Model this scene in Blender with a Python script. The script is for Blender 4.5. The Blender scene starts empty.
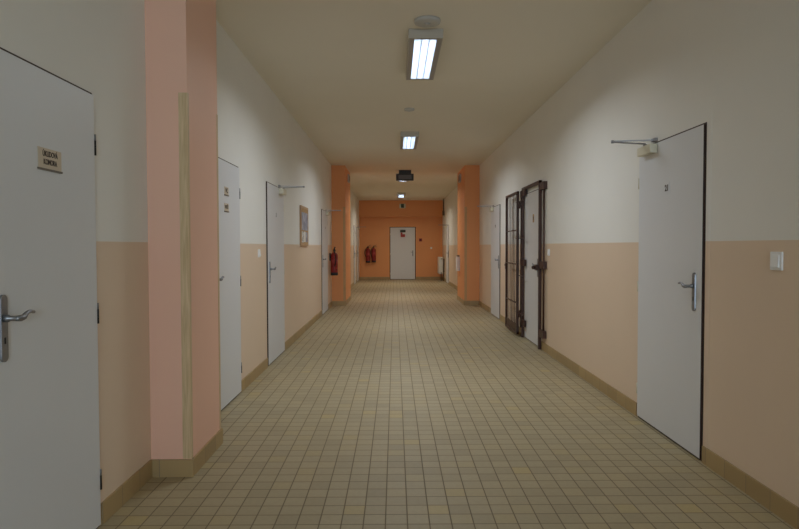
import bpy, bmesh, math, random
from mathutils import Vector, Matrix

random.seed(7)
S = bpy.context.scene
COL = S.collection
PI = math.pi

# ---------------------------------------------------------------- dimensions
CAM_H = 1.28
XL, XR = -1.359, 1.817          # inner faces of the side walls
YE, YB = 23.3, -5.0             # end wall, wall behind the camera
ZC = 3.008                      # ceiling
DADO = 1.304
ROLL = 0.12
TILE = 0.1020


# ---------------------------------------------------------------- materials
def new_mat(name):
    m = bpy.data.materials.new(name)
    m.use_nodes = True
    nt = m.node_tree
    return m, nt, nt.nodes['Principled BSDF']


def srgb(r, g, b):
    def f(c):
        c /= 255.0
        return c / 12.92 if c <= 0.04045 else ((c + 0.055) / 1.055) ** 2.4
    return (f(r), f(g), f(b), 1.0)


def paint(name, col, rough=0.5, var=0.04, scale=6.0, metallic=0.0, bump=0.0, bscale=120.0, spec=0.4):
    """A plain coloured surface with a little procedural unevenness."""
    m, nt, b = new_mat(name)
    N, L = nt.nodes, nt.links
    geo = N.new('ShaderNodeNewGeometry')
    noi = N.new('ShaderNodeTexNoise')
    noi.inputs['Scale'].default_value = scale
    noi.inputs['Detail'].default_value = 4
    L.new(geo.outputs['Position'], noi.inputs['Vector'])
    mix = N.new('ShaderNodeMix')
    mix.data_type = 'RGBA'
    mix.inputs[6].default_value = tuple(c * (1 - var) for c in col[:3]) + (1,)
    mix.inputs[7].default_value = tuple(min(1, c * (1 + var)) for c in col[:3]) + (1,)
    L.new(noi.outputs['Fac'], mix.inputs[0])
    L.new(mix.outputs[2], b.inputs['Base Color'])
    b.inputs['Roughness'].default_value = rough
    b.inputs['Metallic'].default_value = metallic
    b.inputs['Specular IOR Level'].default_value = spec
    if bump:
        n2 = N.new('ShaderNodeTexNoise')
        n2.inputs['Scale'].default_value = bscale
        L.new(geo.outputs['Position'], n2.inputs['Vector'])
        bp = N.new('ShaderNodeBump')
        bp.inputs['Strength'].default_value = bump
        bp.inputs['Distance'].default_value = 0.002
        L.new(n2.outputs['Fac'], bp.inputs['Height'])
        L.new(bp.outputs['Normal'], b.inputs['Normal'])
    return m


def two_tone(name, upper, lower, z):
    """White upper wall and beige oil-paint dado meeting at height z."""
    m, nt, b = new_mat(name)
    N, L = nt.nodes, nt.links
    geo = N.new('ShaderNodeNewGeometry')
    sep = N.new('ShaderNodeSeparateXYZ')
    L.new(geo.outputs['Position'], sep.inputs[0])
    gt = N.new('ShaderNodeMath')
    gt.operation = 'GREATER_THAN'
    gt.inputs[1].default_value = z
    L.new(sep.outputs['Z'], gt.inputs[0])
    noi = N.new('ShaderNodeTexNoise')
    noi.inputs['Scale'].default_value = 1.7
    noi.inputs['Detail'].default_value = 5
    L.new(geo.outputs['Position'], noi.inputs['Vector'])
    mix = N.new('ShaderNodeMix')
    mix.data_type = 'RGBA'
    mix.inputs[6].default_value = lower
    mix.inputs[7].default_value = upper
    L.new(gt.outputs[0], mix.inputs[0])
    val = N.new('ShaderNodeMapRange')
    val.inputs['To Min'].default_value = 0.96
    val.inputs['To Max'].default_value = 1.03
    L.new(noi.outputs['Fac'], val.inputs['Value'])
    mul = N.new('ShaderNodeMix')
    mul.data_type = 'RGBA'
    mul.blend_type = 'MULTIPLY'
    mul.inputs[0].default_value = 1.0
    L.new(mix.outputs[2], mul.inputs[6])
    L.new(val.outputs[0], mul.inputs[7])
    L.new(mul.outputs[2], b.inputs['Base Color'])
    rr = N.new('ShaderNodeMapRange')
    rr.inputs['To Min'].default_value = 0.42
    rr.inputs['To Max'].default_value = 0.8
    L.new(gt.outputs[0], rr.inputs['Value'])
    L.new(rr.outputs[0], b.inputs['Roughness'])
    b.inputs['Specular IOR Level'].default_value = 0.3
    n2 = N.new('ShaderNodeTexNoise')
    n2.inputs['Scale'].default_value = 60
    L.new(geo.outputs['Position'], n2.inputs['Vector'])
    bp = N.new('ShaderNodeBump')
    bp.inputs['Strength'].default_value = 0.12
    bp.inputs['Distance'].default_value = 0.002
    L.new(n2.outputs['Fac'], bp.inputs['Height'])
    L.new(bp.outputs['Normal'], b.inputs['Normal'])
    return m


def tile_floor():
    m, nt, b = new_mat('floor_tiles')
    N, L = nt.nodes, nt.links
    geo = N.new('ShaderNodeNewGeometry')
    sep = N.new('ShaderNodeSeparateXYZ')
    L.new(geo.outputs['Position'], sep.inputs[0])

    def axis(sock, off):
        a = N.new('ShaderNodeMath'); a.operation = 'SUBTRACT'
        L.new(sock, a.inputs[0]); a.inputs[1].default_value = off
        d = N.new('ShaderNodeMath'); d.operation = 'DIVIDE'
        L.new(a.outputs[0], d.inputs[0]); d.inputs[1].default_value = TILE
        fl = N.new('ShaderNodeMath'); fl.operation = 'FLOOR'
        L.new(d.outputs[0], fl.inputs[0])
        fr = N.new('ShaderNodeMath'); fr.operation = 'FRACT'
        L.new(d.outputs[0], fr.inputs[0])
        s = N.new('ShaderNodeMath'); s.operation = 'SUBTRACT'
        L.new(fr.outputs[0], s.inputs[0]); s.inputs[1].default_value = 0.5
        ab = N.new('ShaderNodeMath'); ab.operation = 'ABSOLUTE'
        L.new(s.outputs[0], ab.inputs[0])
        return fl.outputs[0], ab.outputs[0]
    fx, ax = axis(sep.outputs['X'], 0.055)
    fy, ay = axis(sep.outputs['Y'], 2.868)
    mx = N.new('ShaderNodeMath'); mx.operation = 'MAXIMUM'
    L.new(ax, mx.inputs[0]); L.new(ay, mx.inputs[1])
    grout = N.new('ShaderNodeMapRange')           # 1 in the joint
    grout.inputs['From Min'].default_value = 0.462
    grout.inputs['From Max'].default_value = 0.482
    L.new(mx.outputs[0], grout.inputs['Value'])
    cmb = N.new('ShaderNodeCombineXYZ')
    L.new(fx, cmb.inputs[0]); L.new(fy, cmb.inputs[1])
    wn = N.new('ShaderNodeTexWhiteNoise')
    wn.noise_dimensions = '2D'
    L.new(cmb.outputs[0], wn.inputs['Vector'])
    ramp = N.new('ShaderNodeValToRGB')
    e = ramp.color_ramp.elements
    e[0].position = 0.0; e[0].color = FLOOR_COLS[0]
    e[1].position = 1.0; e[1].color = FLOOR_COLS[4]
    for p, c in ((0.3, FLOOR_COLS[1]), (0.8, FLOOR_COLS[2]), (0.965, FLOOR_COLS[3])):
        k = e.new(p); k.color = c
    L.new(wn.outputs['Value'], ramp.inputs[0])
    # broad wear and yellowing of whole areas of tile
    big = N.new('ShaderNodeTexNoise')
    big.inputs['Scale'].default_value = 0.9
    big.inputs['Detail'].default_value = 3
    L.new(geo.outputs['Position'], big.inputs['Vector'])
    bm_ = N.new('ShaderNodeMapRange')
    bm_.inputs['From Min'].default_value = 0.45
    bm_.inputs['From Max'].default_value = 0.75
    bm_.inputs['To Max'].default_value = 0.45
    L.new(big.outputs['Fac'], bm_.inputs['Value'])
    mixb = N.new('ShaderNodeMix'); mixb.data_type = 'RGBA'
    L.new(bm_.outputs[0], mixb.inputs[0])
    L.new(ramp.outputs[0], mixb.inputs[6])
    mixb.inputs[7].default_value = FLOOR_COLS[3]
    fine = N.new('ShaderNodeTexNoise')
    fine.inputs['Scale'].default_value = 40
    fine.inputs['Detail'].default_value = 4
    L.new(geo.outputs['Position'], fine.inputs['Vector'])
    fm = N.new('ShaderNodeMapRange')
    fm.inputs['To Min'].default_value = 0.9
    fm.inputs['To Max'].default_value = 1.1
    L.new(fine.outputs['Fac'], fm.inputs['Value'])
    mulf = N.new('ShaderNodeMix'); mulf.data_type = 'RGBA'; mulf.blend_type = 'MULTIPLY'
    mulf.inputs[0].default_value = 1
    L.new(mixb.outputs[2], mulf.inputs[6]); L.new(fm.outputs[0], mulf.inputs[7])
    mixg = N.new('ShaderNodeMix'); mixg.data_type = 'RGBA'
    L.new(grout.outputs[0], mixg.inputs[0])
    L.new(mulf.outputs[2], mixg.inputs[6])
    mixg.inputs[7].default_value = GROUT
    L.new(mixg.outputs[2], b.inputs['Base Color'])
    ro = N.new('ShaderNodeMapRange')
    ro.inputs['To Min'].default_value = 0.5
    ro.inputs['To Max'].default_value = 0.9
    L.new(grout.outputs[0], ro.inputs['Value'])
    L.new(ro.outputs[0], b.inputs['Roughness'])
    b.inputs['Specular IOR Level'].default_value = 0.35
    bp = N.new('ShaderNodeBump')
    bp.invert = True
    bp.inputs['Strength'].default_value = 0.35
    bp.inputs['Distance'].default_value = 0.002
    L.new(grout.outputs[0], bp.inputs['Height'])
    L.new(bp.outputs['Normal'], b.inputs['Normal'])
    return m


def base_tile(name, c1, c2, joint):
    """Skirting of square tiles set on edge: joints every tile along x + y."""
    m, nt, b = new_mat(name)
    N, L = nt.nodes, nt.links
    geo = N.new('ShaderNodeNewGeometry')
    sep = N.new('ShaderNodeSeparateXYZ')
    L.new(geo.outputs['Position'], sep.inputs[0])
    ad = N.new('ShaderNodeMath'); ad.operation = 'ADD'
    L.new(sep.outputs['X'], ad.inputs[0]); L.new(sep.outputs['Y'], ad.inputs[1])
    dv = N.new('ShaderNodeMath'); dv.operation = 'DIVIDE'
    L.new(ad.outputs[0], dv.inputs[0]); dv.inputs[1].default_value = TILE * 2
    fr = N.new('ShaderNodeMath'); fr.operation = 'FRACT'
    L.new(dv.outputs[0], fr.inputs[0])
    fl = N.new('ShaderNodeMath'); fl.operation = 'FLOOR'
    L.new(dv.outputs[0], fl.inputs[0])
    wn = N.new('ShaderNodeTexWhiteNoise'); wn.noise_dimensions = '1D'
    L.new(fl.outputs[0], wn.inputs['W'])
    mix = N.new('ShaderNodeMix'); mix.data_type = 'RGBA'
    mix.inputs[6].default_value = c1
    mix.inputs[7].default_value = c2
    L.new(wn.outputs['Value'], mix.inputs[0])
    lt = N.new('ShaderNodeMath'); lt.operation = 'LESS_THAN'
    lt.inputs[1].default_value = 0.02
    L.new(fr.outputs[0], lt.inputs[0])
    mg = N.new('ShaderNodeMix'); mg.data_type = 'RGBA'
    L.new(lt.outputs[0], mg.inputs[0])
    L.new(mix.outputs[2], mg.inputs[6])
    mg.inputs[7].default_value = joint
    L.new(mg.outputs[2], b.inputs['Base Color'])
    b.inputs['Roughness'].default_value = 0.45
    return m


def wood(name, c1, c2, axis_scale=(40, 40, 2.2), rough=0.5):
    m, nt, b = new_mat(name)
    N, L = nt.nodes, nt.links
    geo = N.new('ShaderNodeNewGeometry')
    mp = N.new('ShaderNodeMapping')
    mp.inputs['Scale'].default_value = axis_scale
    L.new(geo.outputs['Position'], mp.inputs['Vector'])
    n = N.new('ShaderNodeTexNoise')
    n.inputs['Scale'].default_value = 2.0
    n.inputs['Detail'].default_value = 5
    n.inputs['Distortion'].default_value = 0.8
    L.new(mp.outputs[0], n.inputs['Vector'])
    r = N.new('ShaderNodeValToRGB')
    r.color_ramp.elements[0].position = 0.35
    r.color_ramp.elements[0].color = c1
    r.color_ramp.elements[1].position = 0.68
    r.color_ramp.elements[1].color = c2
    L.new(n.outputs['Fac'], r.inputs[0])
    L.new(r.outputs[0], b.inputs['Base Color'])
    b.inputs['Roughness'].default_value = rough
    return m


def emitter(name, col, strength):
    m, nt, b = new_mat(name)
    b.inputs['Base Color'].default_value = (0.8, 0.8, 0.8, 1)
    b.inputs['Emission Color'].default_value = col
    b.inputs['Emission Strength'].default_value = strength
    return m


def poster_mat(name, c_bg, c_ink, sx, sz, thr):
    """Printed sheet: blocks of ink on paper."""
    m, nt, b = new_mat(name)
    N, L = nt.nodes, nt.links
    tc = N.new('ShaderNodeTexCoord')
    mp = N.new('ShaderNodeMapping')
    mp.inputs['Scale'].default_value = (sx, 1, sz)
    L.new(tc.outputs['Object'], mp.inputs['Vector'])
    v = N.new('ShaderNodeTexNoise')
    v.inputs['Scale'].default_value = 1.0
    v.inputs['Detail'].default_value = 1
    L.new(mp.outputs[0], v.inputs['Vector'])
    mr = N.new('ShaderNodeMapRange')
    mr.inputs['From Min'].default_value = thr - 0.05
    mr.inputs['From Max'].default_value = thr + 0.05
    L.new(v.outputs['Fac'], mr.inputs['Value'])
    mix = N.new('ShaderNodeMix'); mix.data_type = 'RGBA'
    mix.inputs[6].default_value = c_bg
    mix.inputs[7].default_value = c_ink
    L.new(mr.outputs[0], mix.inputs[0])
    L.new(mix.outputs[2], b.inputs['Base Color'])
    b.inputs['Roughness'].default_value = 0.5
    return m


def G(r, g, b):
    return (r, g, b, 1.0)


FLOOR_COLS = [G(.345, .284, .176), G(.375, .309, .191), G(.405, .333, .206), G(.405, .325, .183), G(.45, .352, .170)]
GROUT = G(.185, .147, .092)

M = {}
M['wall'] = two_tone('wall_two_tone_paint', G(.81, .795, .755), G(.76, .60, .455), DADO)
M['ceiling'] = paint('ceiling_white_paint', G(.79, .745, .64), .85, .03, 1.2)
M['orange'] = paint('orange_wall_paint', G(.78, .345, .14), .5, .04, 1.5, bump=.1, bscale=60, spec=.3)
M['guard_tan'] = wood('corner_guard_tan', G(.50, .30, .13), G(.62, .38, .18))
M['salmon'] = paint('salmon_pillar_paint', G(.84, .52, .39), .5, .04, 1.5, bump=.1, bscale=60, spec=.3)
M['floor'] = tile_floor()
M['base'] = base_tile('baseboard_tile', G(.36, .25, .115), G(.44, .31, .145), G(.22, .17, .11))
M['leaf'] = paint('door_white_paint', G(.70, .71, .73), .42, .02, 3)
M['leaf_edge'] = paint('door_edge_dark', G(.045, .022, .016), .6)
M['rebate'] = paint('door_rebate_dark', G(.05, .028, .02), .7)
M['steel'] = paint('brushed_steel', G(.27, .275, .29), .40, .1, 80, metallic=.8)
M['black'] = paint('black_plastic', G(.012, .012, .012), .5)
M['plate'] = paint('sign_plate_beige', G(.60, .51, .39), .5)
M['ink'] = paint('sign_ink', G(.05, .035, .03), .6)
M['closer'] = paint('closer_cream', G(.70, .66, .52), .4)
M['arm'] = paint('closer_arm_grey', G(.34, .33, .33), .4, metallic=.5)
M['guard'] = wood('corner_guard_wood', G(.56, .40, .22), G(.72, .54, .33))
M['lamp_body'] = paint('lamp_grey_metal', G(.50, .465, .40), .5)
M['lamp_rim'] = paint('lamp_rim_grey', G(.34, .32, .30), .5)
M['louvre'] = paint('lamp_louvre_aluminium', G(.62, .68, .78), .35, .01, 5)
M['tube'] = emitter('fluorescent_tube', G(.84, .92, 1.0), 10.0)
M['disc'] = paint('ceiling_disc_grey', G(.50, .49, .46), .5)
M['brown'] = paint('gate_brown_enamel', G(.062, .026, .017), .42, .1, 20)
M['switch'] = paint('switch_white_plastic', G(.84, .84, .84), .3)
M['red'] = paint('extinguisher_red', G(.26, .014, .012), .35)
M['gauge'] = paint('gauge_white', G(.7, .7, .65), .4)
M['radiator'] = paint('radiator_white_enamel', G(.78, .77, .72), .35)
M['darkgrey'] = paint('dark_grey_plastic', G(.030, .030, .028), .45)
M['midgrey'] = paint('mid_grey_plastic', G(.12, .12, .12), .4)
M['white_box'] = paint('white_painted_box', G(.80, .80, .82), .4)
M['grey_fitting'] = paint('grey_fitting', G(.16, .13, .10), .5)
M['cork'] = paint('board_tan_panel', G(.45, .29, .13), .7, .2, 60)
M['board_frame'] = wood('board_frame_wood', G(.42, .26, .15), G(.56, .37, .20), (30, 6, 6))
M['paper'] = paint('white_paper', G(.80, .80, .78), .6)
M['bluegrey'] = poster_mat('blue_grey_print', G(.42, .43, .50), G(.24, .25, .33), 9, 9, .5)
M['textpaper'] = poster_mat('printed_sheet', G(.72, .72, .70), G(.18, .17, .17), 22, 34, .56)
M['green'] = paint('sign_green', G(.018, .05, .022), .4)
M['sign_white'] = paint('sign_white', G(.62, .66, .52), .4)
M['dark_green'] = paint('notice_dark_green', G(.02, .03, .018), .5)
M['red_print'] = paint('notice_red_print', G(.36, .045, .04), .5)
M['glass'] = None
m, nt, b = new_mat('window_glass')
b.inputs['Transmission Weight'].default_value = 1
b.inputs['Roughness'].default_value = 0
b.inputs['IOR'].default_value = 1.02
M['glass'] = m


# ---------------------------------------------------------------- mesh helpers
def bx(bm, c0, c1, mi=0, bevel=0.0):
    """Axis-aligned box between two corners, optionally bevelled."""
    lo = Vector([min(a, b) for a, b in zip(c0, c1)])
    hi = Vector([max(a, b) for a, b in zip(c0, c1)])
    t = bmesh.new()
    bmesh.ops.create_cube(t, size=1)
    for v in t.verts:
        v.co = Vector([(lo[i] + hi[i]) / 2 + v.co[i] * (hi[i] - lo[i]) for i in range(3)])
    if bevel:
        bmesh.ops.bevel(t, geom=t.edges[:], offset=bevel, segments=2, profile=.7, affect='EDGES')
    merge(bm, t, mi)


def merge(bm, t, mi=0, smooth=False):
    for f in t.faces:
        f.material_index = mi
        if smooth:
            f.smooth = True
    me = bpy.data.meshes.new('tmp')
    t.to_mesh(me)
    t.free()
    bm.from_mesh(me)
    bpy.data.meshes.remove(me)


def lathe(bm, prof, centre=(0, 0, 0), axis='Z', seg=24, mi=0):
    """Surface of revolution; prof = [(radius, height), ...]."""
    t = bmesh.new()
    rings = []
    for r, h in prof:
        ring = []
        for k in range(seg):
            a = 2 * PI * k / seg
            p = (r * math.cos(a), r * math.sin(a), h)
            if axis == 'Y':
                p = (p[0], p[2], p[1])
            elif axis == 'X':
                p = (p[2], p[0], p[1])
            ring.append(t.verts.new(Vector(p) + Vector(centre)))
        rings.append(ring)
    for a, b_ in zip(rings, rings[1:]):
        for k in range(seg):
            t.faces.new((a[k], a[(k + 1) % seg], b_[(k + 1) % seg], b_[k]))
    t.faces.new(rings[0][::-1])
    t.faces.new(rings[-1])
    bmesh.ops.remove_doubles(t, verts=t.verts[:], dist=1e-5)
    bmesh.ops.recalc_face_normals(t, faces=t.faces[:])
    merge(bm, t, mi, True)


def tube(bm, pts, r, seg=10, mi=0):
    """Round bar swept along points."""
    t = bmesh.new()
    pts = [Vector(p) for p in pts]
    n = len(pts)
    rs = r if isinstance(r, (list, tuple)) else [r] * n
    rings = []
    prev = None
    for i, p in enumerate(pts):
        d = (pts[min(i + 1, n - 1)] - pts[max(i - 1, 0)]).normalized()
        if prev is None:
            u = d.orthogonal().normalized()
        else:
            u = (prev - d * prev.dot(d)).normalized()
        prev = u
        w = d.cross(u)
        rings.append([t.verts.new(p + (u * math.cos(2 * PI * k / seg) + w * math.sin(2 * PI * k / seg)) * rs[i]) for k in range(seg)])
    for a, b_ in zip(rings, rings[1:]):
        for k in range(seg):
            t.faces.new((a[k], a[(k + 1) % seg], b_[(k + 1) % seg], b_[k]))
    t.faces.new(rings[0][::-1])
    t.faces.new(rings[-1])
    bmesh.ops.recalc_face_normals(t, faces=t.faces[:])
    merge(bm, t, mi, True)


def bar(bm, a, b_, w, h, mi=0):
    """Flat bar from a to b with cross-section w (horizontal) by h (vertical)."""
    a, b_ = Vector(a), Vector(b_)
    d = b_ - a
    t = bmesh.new()
    bmesh.ops.create_cube(t, size=1)
    rot = d.to_track_quat('X', 'Z').to_matrix().to_4x4()
    for v in t.verts:
        v.co = (a + b_) / 2 + (rot @ Vector((v.co.x * d.length, v.co.y * w, v.co.z * h)))
    merge(bm, t, mi)


def obj(name, bm, mats, parent=None, loc=None):
    me = bpy.data.meshes.new(name)
    bm.to_mesh(me)
    bm.free()
    for m_ in (mats if isinstance(mats, (list, tuple)) else [mats]):
        me.materials.append(m_)
    o = bpy.data.objects.new(name, me)
    COL.objects.link(o)
    if parent is not None:
        o.parent = parent
    if loc:
        o.location = loc
    return o


def boxobj(name, c0, c1, mat, parent=None, bevel=0.0):
    bm = bmesh.new()
    bx(bm, c0, c1, 0, bevel)
    return obj(name, bm, mat, parent)


def tag(o, label=None, cat=None, group=None, kind=None):
    if label: o['label'] = label
    if cat: o['category'] = cat
    if group: o['group'] = group
    if kind: o['kind'] = kind
    return o


def empty(name, loc, rz=0, label=None, cat=None, group=None, kind=None):
    o = bpy.data.objects.new(name, None)
    o.empty_display_size = .1
    COL.objects.link(o)
    o.location = loc
    o.rotation_euler = (0, 0, rz)
    return tag(o, label, cat, group, kind)


def copy_tree(o, parent=None):
    c = o.copy()
    COL.objects.link(c)
    if parent is not None:
        c.parent = parent
    for ch in list(o.children):
        copy_tree(ch, c)
    return c


def text_mesh(name, body, size, parent, loc, mat, width=None, bold=0.0, spacing=1.0):
    """Lettering as a mesh; it faces local -y."""
    cu = bpy.data.curves.new(name, 'FONT')
    cu.body = body
    cu.size = size
    cu.align_x = 'CENTER'
    cu.align_y = 'CENTER'
    cu.extrude = 0.0006
    cu.offset = bold
    cu.resolution_u = 3
    cu.space_line = spacing
    tmp = bpy.data.objects.new('tmp_text', cu)
    COL.objects.link(tmp)
    dg = bpy.context.evaluated_depsgraph_get()
    me = bpy.data.meshes.new_from_object(tmp.evaluated_get(dg))
    bpy.data.objects.remove(tmp)
    me.transform(Matrix.Rotation(PI / 2, 4, 'X'))
    if width:
        xs = [v.co.x for v in me.vertices]
        k = width / (max(xs) - min(xs))
        me.transform(Matrix.Diagonal((k, 1, 1, 1)))
    me.materials.clear()
    me.materials.append(mat)
    o = bpy.data.objects.new(name, me)
    COL.objects.link(o)
    o.parent = parent
    o.location = loc
    return o


# ---------------------------------------------------------------- the room
def structure(name, c0, c1, mat, label, cat):
    return tag(boxobj(name, c0, c1, mat), label, cat, None, 'structure')


T = 0.2
structure('floor', (XL - T, YB - T, -.15), (XR + T, YE + T, 0), M['floor'],
          'square beige and yellowish ceramic floor tiles along the corridor', 'floor')
structure('ceiling', (XL - T, YB - T, ZC), (XR + T, YE + T, ZC + .15), M['ceiling'],
          'plain off-white ceiling carrying the fluorescent lamps', 'ceiling')
structure('wall_left', (XL - T, YB, 0), (XL, YE, ZC), M['wall'],
          'two-tone wall with the wooden notice board on it', 'wall')
structure('wall_right', (XR, YB, 0), (XR + T, YE, ZC), M['wall'],
          'two-tone wall with the brown steel gate on it', 'wall')
structure('wall_end', (XL - T, YE, 0), (XR + T, YE + T, ZC), M['orange'],
          'orange wall closing the end of the corridor', 'wall')
# wall behind the camera, with an unseen window added for cool light on the near walls
bm = bmesh.new()
WX0, WX1, WZ0, WZ1 = .25, 1.7, .80, 2.35
bx(bm, (XL - T, YB - T, 0), (WX0, YB, ZC))
bx(bm, (WX1, YB - T, 0), (XR + T, YB, ZC))
bx(bm, (WX0, YB - T, 0), (WX1, YB, WZ0))
bx(bm, (WX0, YB - T, WZ1), (WX1, YB, ZC))
tag(obj('wall_back', bm, M['wall']), 'two-tone wall around the added window behind the viewer', 'wall', None, 'structure')
win = empty('added_window_1', ((WX0 + WX1) / 2, YB - .1, WZ0), 0, 'added white framed window behind the viewer, out of view', 'window', None, 'structure')
bm = bmesh.new()
hw, hh = (WX1 - WX0) / 2, WZ1 - WZ0
for a, c in (((-hw, -.03, 0), (-hw + .06, .03, hh)), ((hw - .06, -.03, 0), (hw, .03, hh)), ((-hw, -.03, 0), (hw, .03, .06)),
             ((-hw, -.03, hh - .06), (hw, .03, hh)), ((-.03, -.03, 0), (.03, .03, hh))):
    bx(bm, a, c)
obj('window_frame', bm, M['switch'], win)
for s in (-1, 1):
    boxobj('pane', (s * .03, -.004, .06), (s * (hw - .06), .004, hh - .06), M['glass'], win)

# boxed beam across the end wall
structure('trim_1', (XL, YE - .16, 2.39), (XR, YE, ZC), M['orange'],
          'orange boxed beam across the top of the end wall', 'beam')


# ---------------------------------------------------------------- pillars
def pillar(x0, x1, y0, y1, inner, label, guards, mat):
    """Wall pillar; inner = x of the face towards the corridor."""
    cx, cy = (x0 + x1) / 2, (y0 + y1) / 2
    r = empty('pillar', (cx, cy, 0), 0, label, 'pillar', None, 'structure')
    s = 1 if inner == max(x0, x1) else -1
    boxobj('shaft', (x0 - cx, y0 - cy, 0), (x1 - cx, y1 - cy, ZC), mat, r)
    bm = bmesh.new()
    t = .011
    ix = inner - cx
    wx = (x0 if s == 1 else x1) - cx
    bx(bm, (wx, y0 - cy - t, 0), (ix, y0 - cy, .097))
    bx(bm, (wx, y1 - cy, 0), (ix, y1 - cy + t, .097))
    bx(bm, (ix, y0 - cy - t, 0), (ix + s * t, y1 - cy + t, .097))
    obj('baseboard', bm, M['base'], r)
    g = .0025
    for yy, sy in guards:
        bm = bmesh.new()
        y = yy - cy
        w1, w2 = (.047, .022)
        bx(bm, (ix - s * w1, y, .1), (ix, y + sy * g, 2.12))
        bx(bm, (ix, y - sy * w2, .1), (ix + s * g, y + sy * g, 2.12))
        obj('corner_guard', bm, M['guard'] if mat is M['salmon'] else M['guard_tan'], r)
    return r


PN = -1.135   # corridor face of the near pillar
pillar(XL, PN, 3.363, 3.93, PN, 'salmon pillar with a wooden corner strip, by the door with the lettered plate',
       ((3.363, -1), (3.93, 1)), M['salmon'])
FP0, FP1 = 13.1, 14.62
pillar(XL, -1.067, FP0, FP1, -1.067, 'orange pillar beside the single red fire extinguisher', ((FP0, -1), (FP1, 1)), M['orange'])
pillar(1.5, XR, FP0, FP1, 1.5, 'orange pillar beyond the brown gate with a white box on its side', ((FP0, -1), (FP1, 1)), M['orange'])


# ---------------------------------------------------------------- doors
LEVER_Z = 1.035
LH = 1.972          # leaf height
LH_L = 1.942        # the doors of the notice board wall are a little lower


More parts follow.
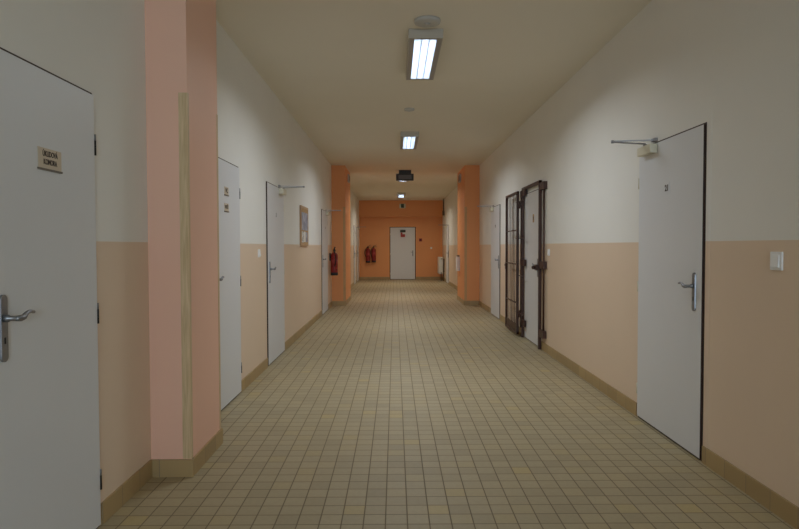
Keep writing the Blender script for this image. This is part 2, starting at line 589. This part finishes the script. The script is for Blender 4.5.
def make_door(n, wall, y0, y1, label, handle=True, closer=False, hinges='small', edge_dark=True, width_pos=None, gap=.016):
    """wall: 'L', 'R' or 'E'; y0..y1 = leaf edges along the wall (x0..x1 for E).
    Local frame: x to the right as one faces the door, -y into the corridor."""
    c = (y0 + y1) / 2
    w = abs(y1 - y0)
    if wall == 'L':
        root = empty('door_%d' % n, (XL, c, 0), PI / 2)
        hs = -1                       # handle on the local left (near edge)
    elif wall == 'R':
        root = empty('door_%d' % n, (XR, c, 0), -PI / 2)
        hs = 1
    else:
        root = empty('door_%d' % n, (c, YE, 0), 0)
        hs = 1
    tag(root, label, 'door', None, 'structure')
    h = w / 2
    z0 = .014
    z1 = z0 + (LH_L if wall == 'L' else LH)
    # steel frame flush with the wall paint, dark rebate around the leaf
    bm = bmesh.new()
    fw, ft = .052, .002
    o_ = h + gap
    bx(bm, (-o_ - fw, -ft, 0), (-o_, .0, z1 + gap + fw))
    bx(bm, (o_, -ft, 0), (o_ + fw, .0, z1 + gap + fw))
    bx(bm, (-o_, -ft, z1 + gap * .7), (o_, 0, z1 + gap + fw))
    obj('frame', bm, M['wall'] if wall != 'E' else M['orange'], root)
    bm = bmesh.new()
    lat = gap if hs > 0 else .004
    rat = gap if hs < 0 else .004
    if wall == 'E':
        lat = rat = gap
    bx(bm, (-h - rat, -.003, 0), (h + lat, 0, z1 + gap * .7))
    obj('rebate', bm, M['rebate'], root)
    # leaf with a dark latch edge
    bm = bmesh.new()
    bx(bm, (-h, -.013, z0), (h, -.003, z1), 0, .0012)
    if edge_dark:
        for f in bm.faces:
            if f.normal.x * hs > .8 or f.normal.z < -.8 or f.normal.z > .8:
                f.material_index = 1
    leaf = obj('leaf', bm, [M['leaf'], M['leaf_edge']], root)
    F = -.013                         # front plane of the leaf
    if handle:
        px = hs * (h - .085)
        bm = bmesh.new()
        t = bmesh.new()
        rw, rh = .0195, .232
        prof = []
        for k in range(13):
            a = PI * k / 12
            prof.append((rw * math.cos(a), (rh / 2 - rw) + rw * math.sin(a)))
        for k in range(13):
            a = PI + PI * k / 12
            prof.append((rw * math.cos(a), -(rh / 2 - rw) + rw * math.sin(a)))
        zc = LEVER_Z - .035
        front = [t.verts.new((px + a * .9, F - .008, zc + b_)) for a, b_ in prof]
        back = [t.verts.new((px + a, F, zc + b_)) for a, b_ in prof]
        t.faces.new(front)
        nn = len(prof)
        for k in range(nn):
            t.faces.new((front[k], back[k], back[(k + 1) % nn], front[(k + 1) % nn]))
        bmesh.ops.recalc_face_normals(t, faces=t.faces[:])
        merge(bm, t)
        pl = obj('handle_plate', bm, M['steel'], root)
        bm = bmesh.new()
        d = -hs
        lathe(bm, [(.013, F - .008), (.013, F - .022), (.009, F - .026), (.009, F - .05)], (px, 0, LEVER_Z), 'Y', 16)
        tube(bm, [(px - d * .004, F - .05, LEVER_Z), (px + d * .020, F - .051, LEVER_Z - .002), (px + d * .036, F - .052, LEVER_Z + .001),
                  (px + d * .048, F - .052, LEVER_Z + .010), (px + d * .062, F - .051, LEVER_Z + .015), (px + d * .080, F - .050, LEVER_Z + .016), (px + d * .100, F - .049, LEVER_Z + .012)],
             [.0095, .0110, .0105, .0080, .0068, .0064, .0058], 12)
        obj('lever', bm, M['steel'], pl)
        bm = bmesh.new()
        bx(bm, (px - .0035, F - .0095, LEVER_Z - .088), (px + .0035, F - .008, LEVER_Z - .066))
        obj('keyhole', bm, M['black'], pl)
    if hinges:
        hx = -hs * (h + .004)
        for hz in (.217, .977, 1.735):
            bm = bmesh.new()
            if hinges == 'black':
                lathe(bm, [(.0065, hz - .045), (.0065, hz + .02)], (hx, -.012, 0), 'Z', 10, 0)
                lathe(bm, [(.006, hz + .02), (.006, hz + .048)], (hx, -.012, 0), 'Z', 10, 1)
                obj('hinge', bm, [M['black'], M['steel']], root)
            else:
                lathe(bm, [(.006, hz - .04), (.006, hz + .04)], (hx, -.012, 0), 'Z', 10, 0)
                obj('hinge', bm, M['closer'], root)
    if closer:
        # overhead closer on the leaf near the hinge side, arm standing out into the corridor
        cx = -hs * (h - .195)
        bm = bmesh.new()
        bx(bm, (cx - .115, F - .052, z1 - .068), (cx + .115, F, z1 - .004), 0, .012)
        cb = obj('closer_body', bm, M['closer'], root)
        bm = bmesh.new()
        sx = cx - hs * .03
        zs = z1 + .004
        lathe(bm, [(.013, z1 - .006), (.013, zs + .008)], (sx, F - .027, 0), 'Z', 14)
        ex, ey = cx + hs * .015, F - .275
        bar(bm, (sx, F - .027, zs + .010), (ex, ey, zs + .016), .020, .008)
        lathe(bm, [(.011, zs + .008), (.011, zs + .028)], (ex, ey, 0), 'Z', 14)
        bar(bm, (ex, ey, zs + .022), (cx + hs * .06, -.014, zs + .022), .012, .008)
        bx(bm, (cx + hs * .03, -.022, zs + .012), (cx + hs * .09, -.002, zs + .034))
        obj('closer_arm', bm, M['arm'], cb)
    return root, h, hs, F


def sign_plate(root, F, lx, z, w, hgt, lines, size, label=None, underline=True, twidth=None):
    bm = bmesh.new()
    bx(bm, (lx - w / 2, F - .003, z - hgt / 2), (lx + w / 2, F, z + hgt / 2), 0)
    p = obj('sign_plate', bm, M['plate'], root)
    if label: p['label'] = label
    if underline:
        boxobj('plate_rail', (lx - w / 2 - .004, F - .006, z - hgt / 2 - .007), (lx + w / 2 + .004, F, z - hgt / 2), M['grey_fitting'], p)
    n = len(lines)
    for i, s in enumerate(lines):
        zz = z + ((n - 1) / 2 - i) * hgt * .40 + hgt * .02
        text_mesh('lettering', s, size, p, (lx, F - .0034, zz), M['ink'], twidth[i] if twidth else None, .0005)
    return p


# -- wall with the notice board
r, h, hs, F = make_door(1, 'L', 2.005, 2.755, 'white door with a two-line sign plate and black hinges, before the first pillar', hinges='black', edge_dark=True)
sign_plate(r, F, 2.395 - 2.38, 1.620, .158, .078, ['ÚKLIDOVÁ', 'KOMORA'], .030, 'beige plate lettered in dark capitals', True, (.103, .092))
r, h, hs, F = make_door(2, 'L', 4.43, 5.305, 'white door with two small stacked sign plates, just past the first pillar', hinges='black')
sign_plate(r, F, 4.885 - 4.867, 1.722, .115, .062, ['WC'], .052, 'upper beige plate', True, (.07,))
sign_plate(r, F, 4.885 - 4.867, 1.592, .115, .062, ['MUŽI'], .040, 'lower beige plate', True, (.085,))
r, h, hs, F = make_door(3, 'L', 6.45, 7.40, 'white door with a closer arm between light switch and notice board', closer=True)
text_mesh('lettering', '3', .062, r, (.0, F - .001, 1.63), M['ink'], None, .002)
r, h, hs, F = make_door(4, 'L', 11.25, 12.20, 'white door with a closer arm beside the single red extinguisher', closer=True)
text_mesh('lettering', '5', .062, r, (.09, F - .001, 1.63), M['ink'], None, .002)
r, h, hs, F = make_door(5, 'L', 20.05, 20.80, 'white door with black hinges past the far pillar, beside the wall of paired extinguishers', hinges='black')
r, h, hs, F = make_door(6, 'L', 21.55, 22.50, 'white door with a closer arm in the corner by the paired extinguishers', closer=True)
# -- end wall
r, h, hs, F = make_door(7, 'E', -.175, .765, 'white door in the orange end wall with a dark and red notice', gap=.03, hinges='small')
# -- wall with the gate
r, h, hs, F = make_door(8, 'R', 3.565, 4.50, 'large white door numbered 21 with a closer arm on its top corner', closer=True)
nb = boxobj('number_plate', (-.036, F - .002, 1.622), (.036, F, 1.697), M['leaf'], r)
text_mesh('lettering', '21', .056, nb, (-.004, F - .0025, 1.659), M['ink'], None, .002)
r, h, hs, F = make_door(9, 'R', 7.585, 8.455, 'white door with a small tan number plate behind the brown steel gate frame')
nb = boxobj('number_plate', (.05, F - .002, 1.585), (.125, F, 1.69), M['cork'], r)
text_mesh('lettering', '22', .05, nb, (.0875, F - .0025, 1.637), M['ink'], None, .002)
r, h, hs, F = make_door(10, 'R', 10.50, 11.43, 'white door with a closer arm between the brown gate and the far pillar', closer=True)
text_mesh('lettering', '23', .062, r, (.03, F - .001, 1.63), M['ink'], None, .002)
r, h, hs, F = make_door(11, 'R', 20.5, 21.45, 'white door with a closer arm beside the white radiator', closer=True)


# ---------------------------------------------------------------- baseboards
def baseboard(name, wall, spans, label):
    bm = bmesh.new()
    t = .011
    for a, b_ in spans:
        if wall == 'L':
            bx(bm, (XL, a, 0), (XL + t, b_, .1), 0, .002)
        elif wall == 'R':
            bx(bm, (XR - t, a, 0), (XR, b_, .1), 0, .002)
        else:
            bx(bm, (a, YE - t, 0), (b_, YE, .1), 0, .002)
    tag(obj(name, bm, M['base']), label, 'baseboard', None, 'structure')


e = .022
baseboard('baseboard_left', 'L', [(YB, 2.005 - e), (2.755 + e, 3.351), (3.942, 4.43 - e), (5.305 + e, 6.45 - e), (7.40 + e, 11.25 - e),
                                  (12.20 + e, FP0 - .012), (FP1 + .012, 20.05 - e), (20.8 + e, 21.55 - e), (22.5 + e, YE)],
          'yellow-brown tile baseboard under the notice board wall')
baseboard('baseboard_right', 'R', [(YB, 3.565 - e), (4.50 + e, 7.585 - e), (8.455 + e, 10.5 - e), (11.43 + e, FP0 - .012),
                                   (FP1 + .012, 20.5 - e), (21.45 + e, YE)],
          'yellow-brown tile baseboard under the wall with the gate')
baseboard('baseboard_end', 'E', [(XL + .012, -.175 - .026), (.765 + .026, XR - .012)], 'yellow-brown tile baseboard under the orange end wall')


# ---------------------------------------------------------------- ceiling lamps
def make_lamp():
    r = empty('ceiling_lamp', (0, 0, 0))
    L_, W, Hh = 1.23, .275, .073      # along y, across x, depth
    ow, ol = .092, 1.15                # opening half width, length
    bm = bmesh.new()
    t = .006
    y0, y1 = -L_ / 2, L_ / 2
    bx(bm, (-W / 2, y0, -t), (W / 2, y1, 0))
    for s in (-1, 1):
        bx(bm, (s * W / 2, y0, -Hh), (s * (W / 2 - t), y1, -t))
        bx(bm, (-W / 2 + t, s * L_ / 2, -Hh), (W / 2 - t, s * (L_ / 2 - t), -t))
    obj('housing', bm, M['lamp_body'], r)
    bm = bmesh.new()
    for s in (-1, 1):
        bx(bm, (s * (W / 2 - t), y0 + t, -Hh), (s * ow, y1 - t, -Hh + .004))
        bx(bm, (-ow, s * (L_ / 2 - t), -Hh), (ow, s * ol / 2, -Hh + .004))
    obj('rim', bm, M['lamp_rim'], r)
    bm = bmesh.new()
    zt, zb = -.020, -Hh + .003
    for x in (-ow, -ow / 3, ow / 3, ow):
        bx(bm, (x - .003, -ol / 2, zb), (x + .003, ol / 2, zt - .012))
    nf = 20
    for k in range(nf + 1):
        y = -ol / 2 + ol * k / nf
        bx(bm, (-ow, y - .0015, zb + .002), (ow, y + .0015, zt - .012))
    obj('louvre', bm, M['louvre'], r)
    for s in (-1, 0, 1):
        bm = bmesh.new()
        lathe(bm, [(.012, -ol / 2 + .01), (.012, ol / 2 - .01)], (s * ow * .667, 0, -.020), 'Y', 12)
        obj('tube', bm, M['tube'], r)
    return r


lamp = make_lamp()
lamps = [(.25, 5.515, True, 'long fluorescent ceiling lamp beside the large round ceiling disc'),
         (.228, 9.875, True, 'fluorescent ceiling lamp, second along the ceiling after the small round disc'),
         (.215, 15.1, True, 'fluorescent ceiling lamp partly hidden behind the black hanging box'),
         (.207, 20.35, True, 'fluorescent ceiling lamp just before the orange end wall')]
LAMP_W = 24.5
for i, (x, y, on, lab) in enumerate(lamps):
    o = lamp if i == 0 else copy_tree(lamp)
    o.location = (x, y, ZC)
    tag(o, lab, 'lamp', 'ceiling lamps along the corridor')
    la = bpy.data.lights.new('lamp_light', 'AREA')
    la.shape = 'RECTANGLE'
    la.size = .175
    la.size_y = 1.16
    la.energy = LAMP_W
    la.color = (.88, .95, 1.0) if y < 12 else ((.97, .95, .88) if y < 18 else (1.0, .93, .78))
    la.spread = math.radians(158)
    lo = bpy.data.objects.new('lamp_light', la)
    COL.objects.link(lo)
    lo.location = (x, y, ZC - .0735)

# cool fill light set in the added, unseen window behind the viewer
da = bpy.data.lights.new('added_window_light', 'AREA')
da.shape = 'RECTANGLE'
da.size = WX1 - WX0 - .1
da.size_y = WZ1 - WZ0 - .1
da.energy = 120.0
da.color = (.61, .80, 1.0)
do = bpy.data.objects.new('added_window_light', da)
COL.objects.link(do)
do.location = ((WX0 + WX1) / 2, YB - .02, (WZ0 + WZ1) / 2)
do.rotation_euler = (PI / 2, 0, 0)      # emits along +y

# ---------------------------------------------------------------- ceiling discs
def ceiling_disc(x, y, rad, label):
    r = empty('ceiling_disc', (x, y, ZC), 0, label, 'ceiling fitting', 'round ceiling discs')
    bm = bmesh.new()
    lathe(bm, [(rad, 0), (rad, -.012), (rad * .96, -.02), (rad * .6, -.026)], (0, 0, 0), 'Z', 40)
    obj('disc', bm, M['disc'], r)
    bm = bmesh.new()
    lathe(bm, [(rad * .22, -.025), (rad * .2, -.034)], (0, 0, 0), 'Z', 20)
    obj('cap', bm, M['disc'], r)


ceiling_disc(.252, 4.72, .102, 'large grey round disc on the ceiling beside the first lamp')
ceiling_disc(.185, 7.73, .064, 'small round disc on the ceiling between two lamps')

# ---------------------------------------------------------------- black hanging box
r = empty('emergency_light', (.232, 13.95, ZC), 0, 'black hanging box light under the ceiling between the far orange pillars', 'emergency light')
boxobj('mount', (-.14, -.03, -.088), (.14, .05, 0), M['darkgrey'], r, .004)
boxobj('housing', (-.205, -.05, -.236), (.195, .06, -.086), M['darkgrey'], r, .006)
boxobj('lens', (-.15, -.053, -.205), (.15, -.05, -.115), M['midgrey'], r)

# ---------------------------------------------------------------- exit sign on the end beam
r = empty('exit_sign', (.288, YE - .16, 2.795), 0, 'small dark green sign with pale sides high on the end wall', 'sign')
boxobj('sign_box', (-.115, -.035, -.085), (.115, 0, .085), M['sign_white'], r, .004)
boxobj('pictogram_panel', (-.06, -.037, -.07), (.06, -.035, .08), M['green'], r)

# ---------------------------------------------------------------- notice on the end door
r = empty('door_notice', (.30, YE - .0135, 1.76), 0, 'small notice with dark top and red lower part on the end door', 'notice')
boxobj('sheet', (-.10, -.002, -.155), (.10, 0, .14), M['leaf'], r)
boxobj('dark_header', (-.105, -.004, .04), (.105, -.002, .135), M['dark_green'], r)
boxobj('red_print', (-.085, -.004, -.14), (-.012, -.002, .035), M['red_print'], r)
boxobj('red_print', (-.012, -.004, -.14), (.085, -.002, -.03), M['red_print'], r)

# ---------------------------------------------------------------- switches and small wall devices
def light_switch(x, y, z, rz, label, w=.082):
    r = empty('light_switch', (x, y, z), rz, label, 'light switch', 'white light switches')
    boxobj('surround', (-w / 2, -.010, -w / 2), (w / 2, 0, w / 2), M['switch'], r, .004)
    bm = bmesh.new()
    bx(bm, (-w * .34, -.019, -w * .34), (w * .34, -.009, w * .34), 0, .003)
    for v in bm.verts:
        if v.co.z > 0 and v.co.y < -.012:
            v.co.y += .006
    obj('rocker', bm, M['switch'], r)
    return r


light_switch(XR, 2.878, 1.205, -PI / 2, 'large white rocker switch on the beige wall before door 21', .088)
light_switch(XR, 7.17, 1.20, -PI / 2, 'small white switch on the wall beside the brown gate')
light_switch(XL, 6.08, 1.21, PI / 2, 'small white switch on the beige wall between two white doors, before the notice board')
light_switch(1.385, YE, 1.20, 0, 'tiny white switch on the orange end wall', .07)

r = empty('fire_alarm_button', (.976, YE, 1.51), 0, 'small dark red square alarm button right of the end door', 'alarm button')
boxobj('housing', (-.055, -.04, -.055), (.055, -.004, .055), M['red'], r, .006)
boxobj('wall_mount', (-.045, -.006, -.045), (.045, 0, .045), M['red'], r)
boxobj('button', (-.02, -.046, -.02), (.02, -.04, .02), M['black'], r, .002)

# sensor boxes high on the inner sides of the far pillars
for x, s, lab in ((-1.067, 1, 'small grey fitting high on the pillar above the red extinguisher'),
                  (1.5, -1, 'small grey fitting high on the pillar with the white box')):
    r = empty('wall_fitting', (x, 13.95, 2.82), -s * PI / 2 + (PI if s == 1 else 0), lab, 'wall fitting', 'grey fittings on the far pillars')
    r.rotation_euler = (0, 0, PI / 2 if s == 1 else -PI / 2)
    bm = bmesh.new()
    bx(bm, (-.16, -.035, -.09), (.16, 0, .09), 0, .012)
    obj('case', bm, M['disc'], r)
    boxobj('dark_face', (-.12, -.037, -.065), (.12, -.035, .065), M['grey_fitting'], r)

# white box low on the far pillar
r = empty('wall_box', (1.5, 14.2, .70), -PI / 2, 'white box with a dark cap low on the orange pillar side', 'wall box')
boxobj('case', (-.15, -.065, 0), (.15, 0, .33), M['white_box'], r, .008)
boxobj('cap', (-.10, -.055, .33), (.10, -.01, .365), M['grey_fitting'], r, .006)

# conduit in the far corner
r = empty('conduit', (XR, 22.4, 2.50), -PI / 2, 'dark vertical conduit in the ceiling corner above the radiator', 'conduit')
bm = bmesh.new()
tube(bm, [(0, -.03, ZC - 2.5), (0, -.03, .06)], .022, 10)
obj('pipe', bm, M['grey_fitting'], r)
boxobj('junction_box', (-.05, -.075, -.1), (.05, -.004, .07), M['grey_fitting'], r, .006)
boxobj('wall_mount', (-.04, -.006, -.08), (.04, 0, .05), M['grey_fitting'], r)


# ---------------------------------------------------------------- fire extinguishers
def extinguisher():
    r = empty('fire_extinguisher', (0, 0, 0))
    bm = bmesh.new()
    R_ = .075
    lathe(bm, [(R_ * .96, 0), (R_, .01), (R_, .06)], (0, 0, 0), 'Z', 24)
    obj('base_ring', bm, M['black'], r)
    bm = bmesh.new()
    lathe(bm, [(R_ * .98, .045), (R_ * .99, .06), (R_ * .99, .40), (R_ * .93, .43), (R_ * .7, .46), (R_ * .35, .475), (.02, .48), (.02, .495)], (0, 0, 0), 'Z', 28)
    cyl = obj('cylinder', bm, M['red'], r)
    bm = bmesh.new()
    lathe(bm, [(R_ * 1.0, .20), (R_ * 1.0, .33)], (0, 0, 0), 'Z', 28)
    obj('print_band', bm, M['red_print'], cyl)
    bm = bmesh.new()
    lathe(bm, [(.022, .495), (.024, .52), (.018, .54)], (0, 0, 0), 'Z', 16)
    bar(bm, (-.02, 0, .545), (.09, -.01, .585), .026, .010)
    bar(bm, (-.02, 0, .528), (.10, -.01, .525), .026, .010)
    lathe(bm, [(.017, 0), (.017, -.03)], (0, 0, .51), 'Y', 14)
    obj('valve', bm, M['black'], r)
    bm = bmesh.new()
    pts = []
    for k in range(15):
        a = k / 14
        pts.append((-.03 - .075 * math.sin(PI * a) ** .7, -.045 * math.sin(PI * a), .51 - .36 * a))
    tube(bm, pts, .011, 10)
    tube(bm, [pts[-1], (-.045, -.058, .11)], [.013, .018], 10)
    obj('hose', bm, M['black'], r)
    bm = bmesh.new()
    bx(bm, (-.03, .074, .30), (.03, .096, .46))
    bx(bm, (-.05, .062, .36), (.05, .078, .39))
    obj('wall_mount', bm, M['black'], r)
    return r


ext = extinguisher()
specs = [(XL + .096, 12.66, .675, PI / 2, 'single red fire extinguisher hanging before the far orange pillar'),
         (-1.03, YE - .096, .655, 0, 'red fire extinguisher with a dark hose loop, beside the corner on the end wall'),
         (-.81, YE - .096, .665, 0, 'red fire extinguisher on the end wall, closer to the end door')]
for i, (x, y, z, rz, lab) in enumerate(specs):
    o = ext if i == 0 else copy_tree(ext)
    o.location = (x, y, z)
    o.rotation_euler = (0, 0, rz)
    if i:
        o.scale = (1.1, 1, 1.12)
    tag(o, lab, 'fire extinguisher', 'red fire extinguishers')

# ---------------------------------------------------------------- radiator by the far corner
r = empty('radiator', (XR, 22.72, .25), -PI / 2, 'white ribbed radiator on the wall beside the end wall', 'radiator')
for k in range(8):
    x = -.44 + k * .11 + .055
    bm = bmesh.new()
    bx(bm, (x - .046, -.20, 0), (x + .046, -.06, .62), 0, .018)
    obj('section', bm, M['radiator'], r)
bm = bmesh.new()
tube(bm, [(.44, -.13, .06), (.50, -.13, .06), (.50, -.13, -.25)], .013, 10)
tube(bm, [(.44, -.13, .56), (.53, -.09, .56), (.53, -.05, .56), (.53, -.05, -.25)], .013, 10)
obj('pipe', bm, M['grey_fitting'], r)
bm = bmesh.new()
bm.free()
for x in (-.3, .3):
    for z in (.08, .5):
        boxobj('wall_mount', (x - .015, -.08, z), (x + .015, 0, z + .03), M['grey_fitting'], r)

# ---------------------------------------------------------------- brown steel gate
Yc = 7.985
r = empty('security_gate', (XR, Yc, 0), -PI / 2, 'dark brown steel gate frame around a white door, its barred leaf folded open', 'gate')


def gy(y):                 # world y -> local x (local x runs towards the viewer)
    return Yc - y


ZT = 2.082
bm = bmesh.new()
fx0, fx1 = gy(8.50), gy(7.465)
for a, c in (((fx0, -.052, .0), (fx0 + .036, -.016, ZT)), ((fx1 - .036, -.052, .0), (fx1, -.016, ZT)),
             ((fx0, -.052, ZT - .036), (fx1, -.016, ZT))):
    bx(bm, a, c, 0, .003)
obj('frame', bm, M['brown'], r)
bm = bmesh.new()
tube(bm, [(gy(7.33), -.024, .18), (gy(7.33), -.024, 2.01)], .012, 10)
obj('side_rod', bm, M['brown'], r)
bm = bmesh.new()
tube(bm, [(gy(8.60), -.035, .12), (gy(8.60), -.035, 2.0)], .011, 10)
obj('side_rod', bm, M['brown'], r)
for z in (.205, 1.045, 2.005):
    bm = bmesh.new()
    bx(bm, (gy(7.47), -.046, z - .045), (gy(7.27), 0, z + .045), 0, .003)
    obj('wall_bracket', bm, M['brown'], r)
    bm = bmesh.new()
    bx(bm, (gy(8.62), -.048, z - .045), (gy(8.33), -.02, z + .045), 0, .003)
    bx(bm, (gy(8.60), -.022, z - .03), (gy(8.51), 0, z + .03))
    obj('wall_bracket', bm, M['brown'], r)
bm = bmesh.new()
bx(bm, (gy(7.60), -.075, .975), (gy(7.50), -.03, 1.045), 0, .004)
lathe(bm, [(.017, -.075), (.022, -.09), (.022, -.11), (.014, -.118)], (gy(7.555), 0, 1.01), 'Y', 16)
obj('lock', bm, M['brown'], r)
# leaf, folded back against the wall
lx0, lx1 = gy(9.44), gy(8.55)
V0, V1 = -.105, -.073
zb, zt = .03, 2.045
bm = bmesh.new()
for a, c in (((lx0, V0, zb), (lx0 + .034, V1, zt)), ((lx1 - .034, V0, zb), (lx1, V1, zt)),
             ((lx0, V0, zt - .034), (lx1, V1, zt)), ((lx0, V0, zb), (lx1, V1, zb + .034))):
    bx(bm, a, c, 0, .003)
leaf = obj('gate_leaf', bm, M['brown'], r)
vm = (V0 + V1) / 2
for k in range(1, 8):
    x = lx0 + (lx1 - lx0) * k / 8
    bm = bmesh.new()
    tube(bm, [(x, vm, zb + .03), (x, vm, zt - .03)], .0050, 8)
    obj('bar', bm, M['brown'], leaf)
for z in (.47, 1.02, 1.50):
    bm = bmesh.new()
    bx(bm, (lx0 + .03, vm - .006, z - .009), (lx1 - .03, vm + .006, z + .009))
    obj('crossbar', bm, M['brown'], leaf)
boxobj('kick_panel', (lx0 + .034, vm - .003, zb + .034), (lx1 - .034, vm + .003, .17), M['brown'], leaf)
bm = bmesh.new()
bx(bm, (lx0 + .005, V0 - .008, .92), (lx0 + .075, V0 + .004, 1.02), 0, .003)
lathe(bm, [(.012, V0 - .008), (.012, V0 - .018)], (lx0 + .04, 0, .985), 'Y', 14)
obj('lock', bm, M['brown'], leaf)
for z in (.32, 1.85):
    bm = bmesh.new()
    tube(bm, [(lx1 + .012, -.072, z - .05), (lx1 + .012, -.072, z + .05)], .012, 10)
    bx(bm, (lx1 - .01, -.085, z - .03), (lx1 + .012, -.070, z + .03))
    bx(bm, (lx1 + .006, -.072, z - .03), (fx0 + .012, -.045, z + .03))
    obj('hinge', bm, M['brown'], r)

for z in (.33, .86, 1.385, 1.90):
    bm = bmesh.new()
    bx(bm, (gy(8.80), -.071, z - .006), (gy(8.28), -.061, z + .006))
    obj('strap', bm, M['brown'], r)

# ---------------------------------------------------------------- notice board
Yb = 9.05
NB = empty('notice_board', (XL, Yb, 1.575), PI / 2, 'wooden framed notice board with papers between two white doors', 'notice board')
bw, bh = .35, .29
bm = bmesh.new()
ft = .026
for a, c in (((-bw, -ft, -bh), (-bw + .035, 0, bh)), ((bw - .035, -ft, -bh), (bw, 0, bh)),
             ((-bw + .035, -ft, -bh), (bw - .035, 0, -bh + .035)), ((-bw + .035, -ft, bh - .035), (bw - .035, 0, bh))):
    bx(bm, a, c, 0, .003)
obj('frame', bm, M['board_frame'], NB)
boxobj('panel', (-bw + .035, -.02, -bh + .035), (bw - .035, 0, bh - .035), M['cork'], NB)


def paper(name, x0, z0, x1, z1, mat, label):
    o = boxobj(name, (-(x1 - x0) / 2, -.0016, -(z1 - z0) / 2), ((x1 - x0) / 2, 0, (z1 - z0) / 2), mat)
    o.location = (XL + .0203, Yb + (x0 + x1) / 2, 1.575 + (z0 + z1) / 2)
    o.rotation_euler = (0, 0, PI / 2)
    tag(o, label, 'paper', 'papers on the notice board')


paper('poster', -.30, -.06, .30, .20, M['bluegrey'], 'wide blue-grey poster filling the upper notice board')
paper('paper_sheet', -.27, -.24, -.10, -.08, M['textpaper'], 'pale printed sheet under the blue-grey poster, at the edge facing the corridor start')
paper('paper_sheet', -.06, -.235, .08, -.08, M['paper'], 'plain white sheet in the lower middle of the notice board')
paper('paper_sheet', .12, -.235, .28, -.085, M['bluegrey'], 'small blue-grey sheet low on the notice board, farther from the viewer')

# ---------------------------------------------------------------- world, camera, colour management
w = bpy.data.worlds.new('world')
w.use_nodes = True
bg = w.node_tree.nodes['Background']
sky = w.node_tree.nodes.new('ShaderNodeTexSky')
sky.sky_type = 'NISHITA'
sky.sun_disc = False
sky.sun_elevation = math.radians(12)
w.node_tree.links.new(sky.outputs[0], bg.inputs[0])
bg.inputs[1].default_value = .05
S.world = w

cam = bpy.data.cameras.new('camera')
cam.sensor_width = 36
cam.lens = 609.0 / 799.0 * 36
cam.clip_start = .02
cam.clip_end = 100
co = bpy.data.objects.new('camera', cam)
COL.objects.link(co)
co.location = (0, 0, CAM_H)
co.rotation_euler = (PI / 2 - math.atan(18.5 / 609), math.radians(ROLL), -math.atan(4.5 / 609))
S.camera = co

S.view_settings.view_transform = 'Standard'
S.view_settings.look = 'None'
S.view_settings.gamma = 1
S.view_settings.exposure = 0.11
S.view_settings.use_curve_mapping = False
try:
    S.cycles.max_bounces = 10
    S.cycles.diffuse_bounces = 8
    S.cycles.caustics_reflective = False
    S.cycles.caustics_refractive = False
    S.cycles.use_denoising = True
    S.cycles.sample_clamp_indirect = 4
except Exception:
    pass
